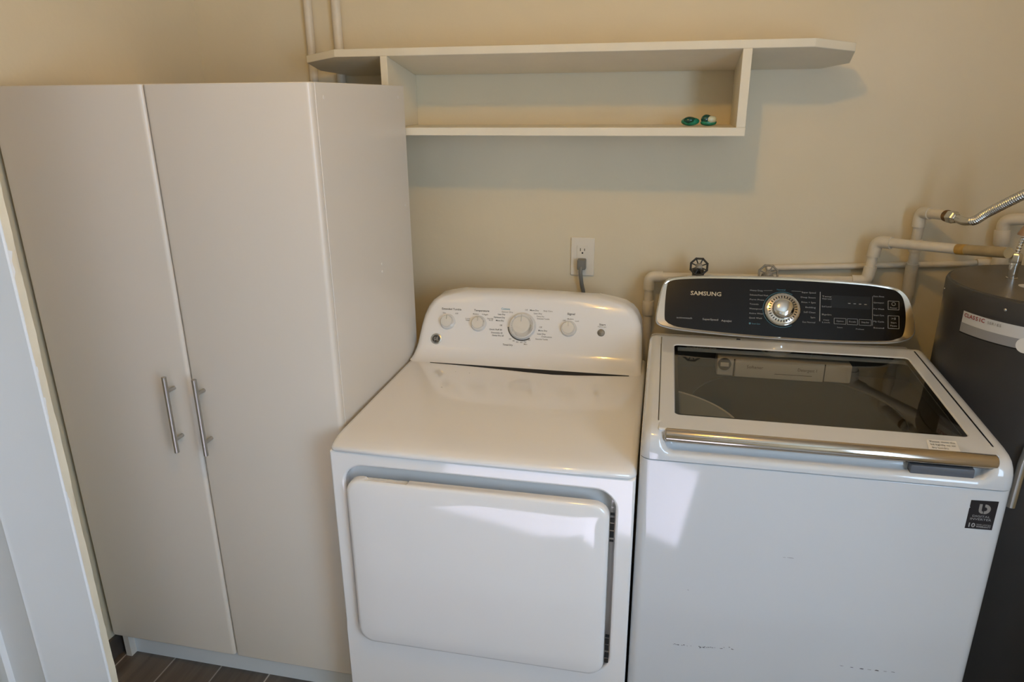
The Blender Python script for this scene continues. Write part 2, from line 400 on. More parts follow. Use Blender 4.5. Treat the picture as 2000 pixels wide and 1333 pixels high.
for x, y, a, b in ((-.1161, -.3891, .0030, .0016), (-.0699, -.2752, .0016, .0012), (-.1114, -.2709, .0012, .0012)):
    bm = bmesh.new(); lathe(bm, (x, y, .8572), (0, 0, 1), [(1, 0), (.6, .0003)], 9)
    for v in bm.verts: v.co = V(x+(v.co.x-x)*a, y+(v.co.y-y)*b, v.co.z)
    obj('dirt_speck', bm, 'ink_gray', dr)
# door
bm = bmesh.new()
xl, xr, zb, zt, r = -.2325, .3605, .3225, .7755, .035
pts = []
for cx, cz, a in ((xr-r, zt-r, 0), (xl+r, zt-r, 90), (xl+r, zb+r, 180), (xr-r, zb+r, 270)):
    for k in range(9):
        t = R(a+90*k/8); pts.append((cx+r*math.cos(t), cz+r*math.sin(t)))
    if a == 0: pts += [(-.086, zt), (-.089, zt-.004), (-.092, zt-.0065), (-.183, zt-.0065), (-.187, zt-.003), (-.189, zt)]
def fdoor(a, b, d):
    bul = .006*(1-((a-.064)/.30)**2)*(1-((b-.549)/.227)**2) if d < -.75 else 0
    return V(a, d-bul, b)
n = len(pts); c = (.064, .549)
ringsd = [(1.0, -.7425), (1.0, -.7545), (.9965, -.7595), (.990, -.7625), (.965, -.7645)] + [(q, -.765) for q in (.8, .6, .4, .2)]
full = [(a, zt if -.190 < a < -.085 and b > zt-.008 else b) for a, b in pts]                # the finger notch is cut only into the back edge
rv = [[bm.verts.new(fdoor(c[0]+(a-c[0])*s, c[1]+(b-c[1])*s, d)) for a, b in (pts if d > -.7595 else full)] for s, d in ringsd]
for a, b in zip(rv, rv[1:]):
    for i in range(n): bm.faces.new((a[i], a[(i+1) % n], b[(i+1) % n], b[i]))
bm.faces.new(rv[-1])
bm.faces.new([bm.verts.new(fdoor(a, b, -.7425)) for a, b in pts])
dd = obj('door', bm, 'enamel', dr, sharp=50)
bm = bmesh.new(); box(bm, -.186, -.090, -.7445, -.7425, .760, .7735); obj('finger_grip', bm, 'knob_plastic', dd)
for za, zc in ((.675, .745), (.345, .425)):
    bm = bmesh.new(); rng = random.Random(int(za*100))
    z = za
    while z < zc:
        h = .004+rng.random()*.012; box(bm, .3612, .3702, -.742, -.7405, z, z+h); z += h+.001+rng.random()*.006
    obj('hinge', bm, 'dark_gap', dd)
# face frame of the console: p(x, s)
FN = V(0, -.894, .447); FT = V(0, .447, .894); FO = V(0, -.145, .92)
def fp(x, s, h=0): return FO + V(x, 0, 0) + FT*s + FN*h
def knob(x, s, rb_, rt_, h, name):
    bm = bmesh.new()
    lathe(bm, fp(x, s, -.001), FN, [(rb_*1.06, 0), (rb_*1.06, .0015), (rb_, .003), (rb_*.97, h*.45), (rb_*.9, h*.55)], 36)
    k = obj(name, bm, 'white_plastic', dr, bevel=.0008)
    bm = bmesh.new(); lathe(bm, fp(x, s, h*.5), FN, [(rb_*.90, 0), (rb_*.87, h*.14), (rt_*1.02, h*.42), (rt_*.98, h*.5)], 36); obj('knob_ring', bm, 'chrome', k)
    bm = bmesh.new(); lathe(bm, fp(x, s, h*.98), FN, [(rt_*.97, 0), (rt_*.93, .0012), (rt_*.5, .0018), (.0005, .002)], 36); obj('knob_face', bm, 'knob_plastic', k)
    bm = bmesh.new(); a = fp(x, s+rb_*.5, h*1.0)
    box(bm, -.0008, .0008, -rb_*.25, rb_*.3, 0, .002)
    for v in bm.verts: v.co = a + V(v.co.x, 0, 0) + FT*v.co.y + FN*v.co.z
    obj('pointer', bm, 'satin_chrome', k); return k
knob(-.1733, .0425, .0225, .0175, .018, 'control_knob'); knob(-.0788, .042, .0225, .0175, .018, 'control_knob'); knob(.1877, .042, .0225, .0175, .018, 'control_knob')
knob(.0523, .0418, .0385, .0265, .026, 'cycle_dial')
bm = bmesh.new(); lathe(bm, fp(.281, .0353, -.001), FN, [(.0105, 0), (.0105, .003), (.009, .0045), (.001, .006)], 28); obj('start_button', bm, 'valve_gray', dr)
bm = bmesh.new(); lathe(bm, fp(-.2042, -.0114, -.001), FN, [(.0165, 0), (.0165, .002), (.0135, .0032), (.0125, .0022), (.0005, .0020)], 40)
bd = obj('maker_badge', bm, 'satin_chrome', dr)
bm = bmesh.new(); lathe(bm, fp(-.2042, -.0114, .0009), FN, [(.0118, 0), (.0118, .0006), (.0005, .0007)], 32); obj('badge_field', bm, 'ink_black', bd)
bm = bmesh.new(); text_into(bm, 'GE', fp(-.2042, -.0114, .0018), (1, 0, 0), FT, size=.0115, bold=.01)
for k in range(4): torus(bm, fp(-.2042+.0084*math.cos(R(45+90*k)), -.0114+.0084*math.sin(R(45+90*k)), .0018), FN, .0024, .0004, 14, 5, R(60+90*k), R(300+90*k))
obj('badge_letters', bm, 'satin_chrome', bd)
# printed legends: one part for each control and ink
LEG = {}
def leg(key, ink): return LEG.setdefault((key, ink), bmesh.new())
def T1(key, ink, s, x, z, w, h=None, al='CENTER', bold=.012): text_into(leg(key, ink), s, fp(x, z), (1, 0, 0), FT, size=h, width=w, align=al, bold=bold)
T1('tumble', 'ink_black', 'Extended Tumble', -.1655, .0815, .060, .0085)
for s_, x in (('On', -.187), ('Off', -.149)): T1('tumble_'+s_, 'ink_gray', s_, x, .0688, .009, .006)
T1('temp', 'ink_black', 'Temperature', -.0735, .0815, .046, .0085)
for s_, x, z, w in (('Low', -.113, .0555, .014), ('Delicates', -.113, .0505, .012), ('Medium', -.090, .0705, .018), ('High', -.062, .0705, .018), ('Extra High', -.045, .059, .018), ('Easy Care', -.043, .0545, .012)): T1('temp', 'ink_gray', s_, x, z, w, .0055)
T1('dial_left', 'ink_blue', 'Cottons', -.0015, .0905, .026, .0085)
for s_, x, z, w in (('Sensor Dry', .008, .0815, .034), ('Less Dry', -.0005, .0735, .022), ('Optimum Dry', -.0065, .0640, .034), ('More Dry', -.004, .0545, .024), ('Off', .0005, .0405, .007), ('Quick Fluff 20', -.0145, .0270, .038), ('Dewrinkle 20', -.010, .0175, .034), ('Damp Dry 20', -.006, .0095, .034)):
    T1('dial_left', 'ink_gray' if s_ == 'Sensor Dry' else 'ink_black', s_, x-.012 if z < .075 else x-.004, z, w, .0062)
for s_, x, z in (('20', .019, .0015), ('40', .030, -.0035), ('50', .041, -.0065), ('60', .053, -.0065), ('70', .064, -.0055), ('80', .076, .0015), ('Min', .066, -.0115)): T1('dial_minutes', 'ink_gray', s_, x, z, .007 if s_ != 'Min' else .010, .0055)
T1('dial_minutes', 'ink_black', 'Timed Dry', .0135, -.0165, .030, .0075)
for s_, x, z, w, b in (('Off', .0600, .0905, .008, 'gray'), ('More Dry', .0835, .0905, .026, 'black'), ('Easy Care', .124, .0905, .026, 'gray'), ('Less Dry', .095, .0815, .024, 'black'), ('Damp Dry', .103, .0735, .022, 'gray'), ('Extended Tumble', .112, .0665, .036, 'gray'),
                   ('Off', .1060, .0415, .008, 'gray'), ('More Dry', .1130, .0315, .026, 'black'), ('Less Dry', .1100, .0215, .024, 'black'), ('Delicates', .126, .0140, .030, 'gray'), ('Extended Tumble', .112, .0060, .036, 'gray')):
    T1(('dial_top' if z > .06 else 'dial_right')+('_off' if s_ == 'Off' else ''), 'ink_'+b, s_, x, z, w, .0060)
T1('signal', 'ink_black', 'Signal', .1920, .0855, .022, .0085)
for s_, x, z, w in (('Off', .173, .0655, .008), ('Medium', .191, .0705, .018), ('Loud', .210, .0655, .010)): T1('signal', 'ink_gray', s_, x, z, w, .0055)
T1('start', 'ink_black', 'Start', .2830, .0590, .018, .0080); T1('start', 'ink_gray', 'Push to start', .2825, .0525, .024, .0045)
bk = leg('dial', 'ink_black')
for k in range(17, 40):                                        # graduated ring of marks around the dial
    a = R(100 + k*5.2); h = .0012 + .0045*min(1, k/26)
    c0 = fp(.0523 + .0415*math.cos(a), .0418 + .0415*math.sin(a), .0003)
    u = V(-math.sin(a), 0, 0) + FT*math.cos(a); w = V(math.cos(a), 0, 0) + FT*math.sin(a)
    bk.faces.new([bk.verts.new(c0 + u*i*.0017 + w*j*h/2) for i, j in ((-1, -1), (1, -1), (1, 1), (-1, 1))])
for (key, ink), b in LEG.items(): obj('printed_legend', b, ink, dr, recalc=False)

# ------------------------------------------------------------------ washer
place(1, -.0040, .99, -.1121, .9856, 0)
ax0, ax1, ayf = .4205, 1.1055, -.7505
wa = thing('washing_machine', 'white top-loading washing machine with tinted glass lid and dark control panel', 'washing machine', (.763, -.42, 0))
bm = bmesh.new(); prism(bm, rrect(ax0, ax1, ayf, -.12, .022, 6), lambda a, b, d: V(a, b, d), .0, .8865); obj('cabinet', bm, 'washer_enamel', wa, bevel=.0015, bang=60)
lidz = lambda y: .988 + .05*y
railp = [(-.7525, .8888), (-.7535, .900), (-.7535, .912), (-.7515, .925), (-.746, .936), (-.736, .945), (-.722, .9505), (-.700, .9535)]
grovp = [(-.7525, .8888), (-.7530, .896), (-.7515, .9020), (-.746, .9060), (-.738, .9065), (-.730, .9060), (-.724, .914), (-.722, .945)]
backp = [(-.55, .9615), (-.35, .9715), (-.215, .9775), (-.203, .9775), (-.19, .974), (-.165, .9645), (-.14, .958), (-.115, .955)]
edge = [(0, None), (.0, -.035), (.001, -.018), (.004, -.008), (.009, -.0025), (.018, 0)]
mids = [.440, .4485, .4525, .456, .461, .467, .475, .486, .55, .65, .763, .88, .98, 1.040, 1.051, 1.059, 1.065, 1.070, 1.0735, 1.0775, 1.083]
xs = [(ax0+a, d) for a, d in edge] + [(x, 0) for x in mids] + [(ax1-a, d) for a, d in edge[::-1]]
def wgt(x):
    e = min(x-.456, 1.070-x); t = max(0, min(1, e/.026)); return t*t*(3-2*t)
bm = bmesh.new(); rows = []
for j in range(len(railp)+len(backp)):
    row = []
    for x, d in xs:
        e = min(x-ax0, ax1-x)
        if j < len(railp):
            w = wgt(x); y = railp[j][0]*(1-w)+grovp[j][0]*w; z = railp[j][1]*(1-w)+grovp[j][1]*w
            if e < .024: y += .024-math.sqrt(max(0, .024**2-(.024-e)**2))
        else: y, z = backp[j-len(railp)]
        zz = .8888 if d is None else max(.8888, z+d)
        row.append(bm.verts.new(V(x, y, zz)))
    rows.append(row)
for j in range(len(rows)-1):
    for i in range(len(xs)-1):
        xm = (xs[i][0]+xs[i+1][0])/2
        if .4525 < xm < 1.0775 and len(railp)-1 <= j < len(railp)+2: continue
        bm.faces.new((rows[j][i], rows[j][i+1], rows[j+1][i+1], rows[j+1][i]))
obj('top_cover', bm, 'washer_enamel', wa, sharp=60)
bm = bmesh.new(); prism(bm, rrect(ax0+.004, ax1-.004, ayf+.004, -.122, .02, 6), lambda a, b, d: V(a, b, d), .8865, .8888); obj('cover_seam', bm, 'dark_gap', wa)
# cavity under the lid
bm = bmesh.new(); x0, x1, y0, y1 = .4527, 1.0773, -.7215, -.2035
top = [V(x0, y0, .944), V(x1, y0, .944), V(x1, y1, .974), V(x0, y1, .974)]
cx, cy_, rr = .765, -.45, .235
N = 48; circ = [(cx+rr*math.cos(2*math.pi*k/N), cy_+rr*math.sin(2*math.pi*k/N)) for k in range(N)]
sq = []
for a, b in circ:
    dx, dy = a-cx, b-cy_; s = min((x1-cx if dx > 0 else x0-cx)/dx if abs(dx) > 1e-6 else 9, (y1-cy_ if dy > 0 else y0-cy_)/dy if abs(dy) > 1e-6 else 9)
    sq.append((cx+dx*s, cy_+dy*s))
ZR = .895
va = [bm.verts.new(V(a, b, ZR)) for a, b in circ]; vb = [bm.verts.new(V(a, b, ZR)) for a, b in sq]
vc = [bm.verts.new(V(a, b, lidz(b)-.021)) for a, b in sq]
for k in range(N):
    j = (k+1) % N; bm.faces.new((va[k], va[j], vb[j], vb[k])); bm.faces.new((vb[k], vb[j], vc[j], vc[k]))
obj('tub_surround', bm, 'tub_plastic', wa)
bm = bmesh.new(); rings = []
for r_, z in ((.235, ZR), (.242, ZR-.03), (.242, .60), (.20, .57)): rings.append([V(cx+r_*math.cos(2*math.pi*k/N), cy_+r_*math.sin(2*math.pi*k/N), z) for k in range(N)])
rv = loft(bm, rings, cap=False); bm.faces.new(rv[-1]); obj('wash_tub', bm, 'tub_steel', wa)
bm = bmesh.new(); pts = [(.4545, -.6965)] + [(.392+.242*math.cos(R(a)), -.638+.242*math.sin(R(a))) for a in range(-14, 75, 4)] + [(.4545, -.4043)]
prism(bm, pts, lambda a, b, d: V(a, b, d), .9005, .9045)
sg = obj('corner_plate', bm, 'plate_gray', wa)  # flat gray quarter-round plate with a pale rim, under the glass
bm = bmesh.new(); tube(bm, [V(a, b, .9055) for a, b in pts[1:-1]], .0022, 8); obj('plate_rim', bm, 'sticker_white', sg)
# detergent drawer at the back of the cavity
bm = bmesh.new(); box(bm, .598, .924, -.272, -.2045, .8985, .948, .006, 3); dd_ = obj('detergent_drawer', bm, 'drawer_plastic', wa)
bm = bmesh.new(); box(bm, .6425, .8575, -.279, -.273, .9005, .950, .003); obj('drawer_front', bm, 'drawer_plastic', dd_)
for xx in (.6405, .8595):
    bm = bmesh.new(); box(bm, xx-.0014, xx+.0014, -.2735, -.2715, .9005, .947); obj('drawer_seam', bm, 'dark_gap', dd_)
bm = bmesh.new(); lathe(bm, (.6165, -.2715, .932), (0, -1, 0), [(.0165, 0), (.0165, .004), (.013, .005)], 24); obj('fill_cap', bm, 'tub_plastic', dd_)
bm = bmesh.new(); box(bm, .606, .627, -.2785, -.2755, .9265, .9375, .001); obj('cap_grip', bm, 'sticker_white', dd_)
bm = bmesh.new(); text_into(bm, 'Softener', (.691, -.2795, .930), (1, 0, 0), (0, 0, 1), size=.012, width=.04); text_into(bm, 'Detergent 1', (.818, -.2795, .930), (1, 0, 0), (0, 0, 1), size=.012, width=.045)
box(bm, .74, .83, -.2796, -.2792, .9145, .9157); obj('drawer_legend', bm, 'ink_black', dd_, recalc=False)
# lid
lid = bpy.data.objects.new('lid', None); lid.empty_display_size = .05; COL.objects.link(lid); lid.parent = wa; lid.location = xf((.763, -.205, .977)) - wa.location
fl = lambda a, b, d: V(a, b, lidz(b)+d)
bm = bmesh.new(); frame_plate(bm, (.4535, 1.0765, -.733, -.2045), (.4875, 1.047, -.6635, -.2635), .010, fl, .0, -.019); obj('lid_frame', bm, 'washer_enamel', lid, bevel=.0035, bseg=3, bang=50)
bm = bmesh.new(); frame_plate(bm, (.4872, 1.0473, -.6638, -.2632), (.4955, 1.039, -.6575, -.270), .006, fl, -.0022, -.0042); obj('glass_border', bm, 'black_gloss', lid)
bm = bmesh.new(); prism(bm, rrect(.4876, 1.0469, -.6634, -.2636, .010), fl, -.0018, -.0021); obj('glass_pane', bm, 'tinted_glass', lid)
bm = bmesh.new()
hp = [(-.731, .9522), (-.738, .9510), (-.744, .9470), (-.7475, .9400), (-.7478, .9330), (-.745, .9280), (-.7405, .9262), (-.736, .9290), (-.732, .9360)]
rings = []
for x, s in ((.4665, .55), (.468, .85), (.471, 1), (1.0690, 1), (1.0718, .85), (1.0733, .55)):
    rings.append([V(x, -.738+(y+.738)*s, .939+(z-.939)*s) for y, z in hp])
loft(bm, rings); obj('lid_handle', bm, 'handle_chrome', lid, sharp=50)
bm = bmesh.new(); box(bm, .925, 1.035, -.7465, -.727, .9045, .9235, .003); obj('latch', bm, 'latch_gray', wa)
bm = bmesh.new(); box(bm, .648, .658, -.203, -.197, .9755, .9795, .001); obj('hinge_slot', bm, 'dark_gap', wa)
bm = bmesh.new()
prism(bm, [(.9628, -.690), (1.0153, -.689), (1.0100, -.731), (.9556, -.730)], fl, .0002, .0006); lb = obj('warning_label', bm, 'sticker_white', lid)
bm = bmesh.new(); lu = V(1, 0, 0); lv = V(0, 1, .05)
for s, y, x in (('Please close the', -.6985, .9885), ('lid lightly to air', -.7105, .9862), ('dry laundry.', -.7225, .9780)):
    text_into(bm, s, V(x, y, lidz(y)+.0006), lu, lv, size=.009, width=.044 if 'dry' not in s else .03)
obj('label_text', bm, 'ink_black', lb, recalc=False)
# console
WN = V(0, -.87056, .49206); WT = V(0, .49206, .87056); WO = V(0, -.115, .985)
def wp(x, s, h=0): return WO + V(x, 0, 0) + WT*s + WN*h
inner = [(.4619, .1169), (.4585, .067), (.4596, .0165), (.4660, .005), (.4770, -.0020), (.5124, -.0101), (.6602, -.019), (.8693, -.0229), (1.0221, -.0172), (1.0586, -.0094), (1.0763, .0042), (1.0827, .0506), (1.0771, .0996), (1.0626, .121), (1.040, .1290), (.9649, .1371), (.7729, .1415), (.6, .1385), (.5333, .1350), (.4900, .1305), (.4700, .1250)]
outer = [(.4484, .1027), (.4415, .060), (.437, .0152), (.4440, -.0020), (.4680, -.0100), (.5127, -.016), (.6604, -.0233), (.8693, -.0265), (1.0221, -.0213), (1.0762, -.0125), (1.1000, .003), (1.1050, .0282), (1.0954, .0878), (1.0765, .1209), (1.0396, .1348), (.927, .144), (.7728, .1473), (.6142, .1440), (.52, .1395), (.4823, .1345), (.4600, .1250)]
def smooth_loop(p, n=4):
    m = len(p); o = []
    for i in range(m):
        a, b, c_, d = (Vector(p[(i+k) % m]) for k in (-1, 0, 1, 2))
        for k in range(n):
            t = k/n; q = .5*((2*b)+(c_-a)*t+(2*a-5*b+4*c_-d)*t*t+(3*b-a-3*c_+d)*t**3); o.append((q.x, q.y))
    return o
inn_ = smooth_loop(inner); out_ = smooth_loop(outer); oc = (.772, .062)
sc = lambda p, fx, fy: [(oc[0]+(a-oc[0])*fx, oc[1]+(b-oc[1])*fy) for a, b in p]
bm = bmesh.new(); hp0 = sc(out_, 1.006, 1.03)
rv = loft(bm, [[wp(a, b, .0005) for a, b in sc(out_, 1.0, 1.0)], [wp(a, b, -.003) for a, b in hp0], [V(wp(a, b).x, max(-.05, wp(a, b).y+.02), wp(a, b).z-.002) for a, b in sc(out_, 1.004, 1.02)], [V(wp(a, b).x, -.022, wp(a, b).z-.012) for a, b in sc(out_, .985, .97)]])
con = obj('control_console', bm, 'washer_enamel', wa, sharp=70)
bm = bmesh.new()
rings = [[wp(a, b, .0004) for a, b in sc(out_, .9985, .992)], [wp(a, b, .0040) for a, b in sc(out_, .996, .982)], [wp(a, b, .0028) for a, b in inn_], [wp(a, b, -.002) for a, b in inn_]]
loft(bm, rings, cap=False); obj('console_bezel', bm, 'bezel_chrome', con, sharp=50)
bm = bmesh.new(); loft(bm, [[wp(a, b, -.001) for a, b in inn_], [wp(a, b, .0020) for a, b in inn_]]); pan = obj('control_panel', bm, 'black_gloss', con)
bm = bmesh.new(); kx, ks = .7725, .0567
lathe(bm, wp(kx, ks, .0015), WN, [(.0475, 0), (.0475, .004), (.0455, .006), (.0435, .0045), (.0425, .003), (.0005, .003)], 64)
dl = obj('cycle_dial', bm, 'chrome', con, sharp=50)
bm = bmesh.new(); lathe(bm, wp(kx, ks, .004), WN, [(.0425, 0), (.040, .005), (.0285, .0075), (.0005, .0076)], 64); obj('dial_ring', bm, 'bezel_chrome', dl)
bm = bmesh.new()
for k in range(30):
    a = R(k*12); p = wp(kx+.0345*math.cos(a), ks+.0345*math.sin(a), .0105); u = V(-math.sin(a), 0, 0)+WT*math.cos(a); w = V(math.cos(a), 0, 0)+WT*math.sin(a)
    vs = []
    for hh in (0, .0022): vs.append([p+u*i*.0012+w*j*.0030+WN*(hh-.0018) for i, j in ((-1, -1), (1, -1), (1, 1), (-1, 1))])
    loft(bm, vs)
obj('dial_marks', bm, 'dark_gap', dl)
bm = bmesh.new(); lathe(bm, wp(kx, ks, .010), WN, [(.0285, 0), (.0285, .010), (.0265, .016), (.021, .0195), (.012, .0215), (.0005, .022)], 48); obj('dial_knob', bm, 'chrome', dl, sharp=60)
bm = bmesh.new(); torus(bm, wp(kx, ks, .0022), WN, .0505, .0007, 40, 6, R(60), R(300)); obj('dial_halo', bm, 'ink_cyan', con)
bm = bmesh.new(); prism(bm, rrect(.8960, .9960, .0690, .1040, .002), wp, .0016, .0024); obj('display', bm, 'display_black', con)
LEG = {}
def T2(b, s, x, z, w, h=.006, al='CENTER', bold=.0): text_into(b, s, wp(x, z, .0021), (1, 0, 0), WT, size=h, width=w, align=al, bold=bold)
def ln(b, x0, x1, s0, s1, w=.0006):
    p, q = wp(x0, s0, .0025), wp(x1, s1, .0025); d = (q-p).normalized(); e = WN.cross(d).normalized()*w
    b.faces.new([b.verts.new(v) for v in (p-e, q-e, q+e, p+e)])
def rect(b, x0, x1, s0, s1, w=.0005):
    ln(b, x0, x1, s0, s0, w); ln(b, x0, x1, s1, s1, w); ln(b, x0, x0, s0, s1, w); ln(b, x1, x1, s0, s1, w)
b = leg('name', 'ink_gold'); T2(b, 'SAMSUNG', .5688, .092, .083, .0165, bold=.022)
b = leg('feature', 'ink_light'); T2(b, 'activewash', .5135, .0190, .042, .0075); b = leg('feature_right', 'ink_light'); T2(b, 'SuperSpeed', .5840, .0180, .042, .0075, bold=.01); T2(b, 'AquaJet', .6270, .0165, .028, .0075, bold=.01)
b = leg('cycles', 'ink_light')
for k, (s_, w) in enumerate((('Heavy Duty', .034), ('Delicates/Hand Wash', .048), ('Perm Press', .038), ('Towels', .024), ('Waterproof', .034), ('Active Wear', .038), ('Quick Wash', .034))):
    T2(b, s_, .6860, .1080-k*.0132, w, .0062, 'LEFT')
ln(b, .722, .745, .1085, .1100, .0003)
b = leg('cycles2', 'ink_light')
for k, (s_, w) in enumerate((('Super Speed', .036), ('Deep Steam', .038), ('Rinse + Spin', .036), ('Bedding', .026), ('Self Clean', .030), ('Spin', .012), ('Eco Normal', .032))):
    T2(b, s_, .8580, .1085-k*.0140, w, .0062, 'RIGHT')
ln(b, .795, .820, .1110, .1110, .0003)
T2(leg('normal', 'ink_cyan'), 'Normal', .7680, .1130, .022, .0065)
b = leg('smart', 'ink_cyan'); T2(b, 'Smart Care', .7050, .0125, .022, .0060); lathe(b, wp(.6890, .0130, .0015), WN, [(.0028, 0), (.0028, .0010), (.0003, .0012)], 14)
b = leg('settings', 'ink_light'); ln(b, .8690, .8690, .0290, .1120, .0009)
for s_, z in (('Temp', .1055), ('Water Level', .099), ('Soil Level', .0770), ('Spin', .0545)): T2(b, s_, .8860, z-.006, .024, .006)
T2(b, 'Child', .8850, .0330, .014, .005); T2(b, 'Lock', .8850, .0265, .020, .005)
b = leg('option_keys', 'ink_light')
for x0, x1, s_ in ((.9055, .9350, 'Option'), (.9385, .9640, 'Soak'), (.9680, .9980, 'Delay End')): rect(b, x0, x1, .0240, .0400, .0004); T2(b, s_, (x0+x1)/2, .0320, .018, .0055)
T2(b, 'Steam', .9200, .0145, .014, .0045); T2(b, 'Preheat', .9700, .0125, .020, .0045)
b = leg('options', 'ink_light'); ln(b, 1.0010, 1.0010, .0240, .1060, .0004)
for k, s_ in enumerate(('Extra Rinse', 'Garment+', 'Pre Wash', 'Smart Care', 'My Cycle', 'Sound')): T2(b, s_, 1.0165, .1060-k*.0175, .026, .0058)
b = leg('digits', 'ink_light')
for k in range(4): ln(b, .940+k*.0135, .946+k*.0135, .0830-k*.0003, .0830-k*.0003, .0008)
b = leg('power_key', 'ink_light'); rect(b, 1.0395, 1.0660, .0710, .0950, .0006); torus(b, wp(1.0530, .0870, .0022), WN, .0045, .0006, 20, 5); T2(b, 'Power', 1.0530, .0760, .018, .006)
b = leg('start_key', 'ink_light'); rect(b, 1.0395, 1.0660, .0190, .0540, .0006)
T2(b, '>II', 1.0530, .0460, .010, .009); T2(b, 'Start', 1.0530, .0350, .014, .006); T2(b, 'Pause', 1.0530, .0265, .016, .006)
for (key, ink), b in LEG.items(): obj('maker_name' if key == 'name' else 'panel_legend', b, ink, con, recalc=False)
# sticker on the front
fw = lambda a, b, d: V(a, -.7505-d, b)
bm = bmesh.new(); prism(bm, [(1.0370, .8625), (1.0834, .8643), (1.0829, .8015), (1.0365, .8005), (1.0368, .8450), (1.0385, .8465), (1.0370, .8480)], fw, .0002, .0006); stk = obj('badge_sticker', bm, 'sticker_black', wa)
bm = bmesh.new()
o = (1.0615, .8455)
for ring in (0,):
    pts = []
    for a in range(-95, 105, 10): pts.append((o[0]+.0015+.0098*math.cos(R(a)), o[1]+.0105*math.sin(R(a))))
    inn2 = [(o[0]+  .0012+.0042*math.cos(R(a)), o[1]+.0042*math.sin(R(a))) for a in range(95, -100, -10)]
    b1 = [bm.verts.new(fw(a, b, .0009)) for a, b in pts]; b2 = [bm.verts.new(fw(a, b, .0009)) for a, b in inn2[::-1]]
    for k in range(min(len(b1), len(b2))-1): bm.faces.new((b1[k], b1[k+1], b2[k+1], b2[k]))
    ba = [(-.0088, .0105), (-.0038, .0105), (-.0038, -.002), (-.0030, -.0050), (-.0005, -.0052), (-.0005, -.0105), (-.0050, -.0095), (-.0078, -.0065), (-.0088, -.002)]
    bm.faces.new([bm.verts.new(fw(o[0]+a, o[1]+b, .0009)) for a, b in ba])
obj('sticker_emblem', bm, 'ink_gray', stk, recalc=False)
bm = bmesh.new()
text_into(bm, 'DIGITAL', fw(1.0595, .8290, .0007), (1, 0, 0), (0, 0, 1), size=.0062, width=.030); text_into(bm, 'INVERTER', fw(1.0595, .8225, .0007), (1, 0, 0), (0, 0, 1), size=.0062, width=.036)
text_into(bm, 'YEAR LIMITED', fw(1.0670, .8110, .0007), (1, 0, 0), (0, 0, 1), size=.004, width=.025); text_into(bm, 'WARRANTY', fw(1.0670, .8065, .0007), (1, 0, 0), (0, 0, 1), size=.005, width=.025, bold=.02)
text_into(bm, '10', fw(1.0460, .8085, .0007), (1, 0, 0), (0, 0, 1), size=.013, width=.011, bold=.02)
obj('sticker_text', bm, 'ink_light', stk, recalc=False)
rng = random.Random(11)
def scuffs(items):
    bm = bmesh.new()
    for x, z, l, h in items:
        vs = []
        for k in range(7):
            a = 2*math.pi*k/7; q = .6+.6*rng.random(); vs.append(bm.verts.new(fw(x+l*q*math.cos(a), z+h*q*math.sin(a), .0004)))
        bm.faces.new(vs)
    obj('scuff_mark', bm, 'scuff_ink', wa, recalc=False)
scuffs([(.515+.13*t, .4290+.010*(t-.3)+rng.gauss(0, .0016), .0007+.0022*rng.random(), .0005+.0006*rng.random()) for t in [rng.random() for _ in range(30)]])
scuffs([(.865, .4330, .004, .0006), (.885, .4325, .004, .0007), (.905, .4322, .005, .0013), (.920, .4328, .004, .0006), (.934, .4335, .005, .0015), (.950, .4342, .004, .0005), (.966, .435, .004, .0008)])
scuffs([(.735, .6885, .009, .0005), (.722, .688, .004, .0004)])
scuffs([(.538, .578, .002, .0006)])

dr.rotation_euler.z = .008; wa.rotation_euler.z = .008

# ------------------------------------------------------------------ wall shelf
place(1.0692, -.0355, .9046, 0, 1.0610, -.1145)
sh = thing('wall_shelf', 'cream painted wooden wall shelf with winged top board above the dryer', 'shelf', (.16, -.126, 1.50))
uz = lambda y: 1.6547 - .1608*y
tp = [(-.415, -.2520), (.748, -.2520), (.843, -.196), (.857, -.067), (.800, -.004), (-.465, -.004), (-.528, -.085), (-.522, -.188)]
bm = bmesh.new(); prism(bm, tp, lambda a, b, d: V(a, b, uz(b)+d), 0, .019); obj('top_board', bm, 'shelf_paint', sh, bevel=.0015, bang=20, sharp=20)
bm = bmesh.new(); box(bm, -.2913, .6146, -.2525, -.0005, 1.5003, 1.5203, .0012, 1); obj('bottom_board', bm, 'shelf_paint', sh)
for x0, x1 in ((-.2913, -.2723), (.5935, .6146)):
    bm = bmesh.new(); loft(bm, [[V(x, -.2520, 1.5203), V(x, -.0008, 1.5203), V(x, -.0008, uz(-.0008)), V(x, -.2520, uz(-.2520))] for x in (x0, x1)]); obj('side_board', bm, 'shelf_paint', sh, bevel=.001)

# detergent pods lying on the shelf
def pod(name, label, x, y, w, d, h, seed, rot):
    rng = random.Random(seed)
    t = thing(name, label, 'detergent pod', (x, y, 1.5203), 'detergent pods on the wall shelf')
    def blob(cx, cy, cz, rx, ry, rz, m, nm, pw=1.0, wob=.06):
        bm = bmesh.new(); bmesh.ops.create_uvsphere(bm, u_segments=24, v_segments=14, radius=1)
        for v in bm.verts:
            c = v.co; e = math.atan2(c.y, c.x); f = 1+wob*math.sin(3*e+seed)+wob*.6*math.sin(5*e+c.z*3)
            xx, yy = c.x*rx*f, c.y*ry*f; a = R(rot)
            v.co = V(x+cx+xx*math.cos(a)-yy*math.sin(a), y+cy+xx*math.sin(a)+yy*math.cos(a), 1.5207+cz+rz*(1+math.copysign(abs(c.z)**pw, c.z)))
        return obj(nm, bm, m, t, sharp=80)
    return t, blob
t, blob = pod('detergent_pod', 'dark green laundry detergent pod, the flatter left one of two on the shelf', .4885, -.125, .02, .016, .02, 1, 0)
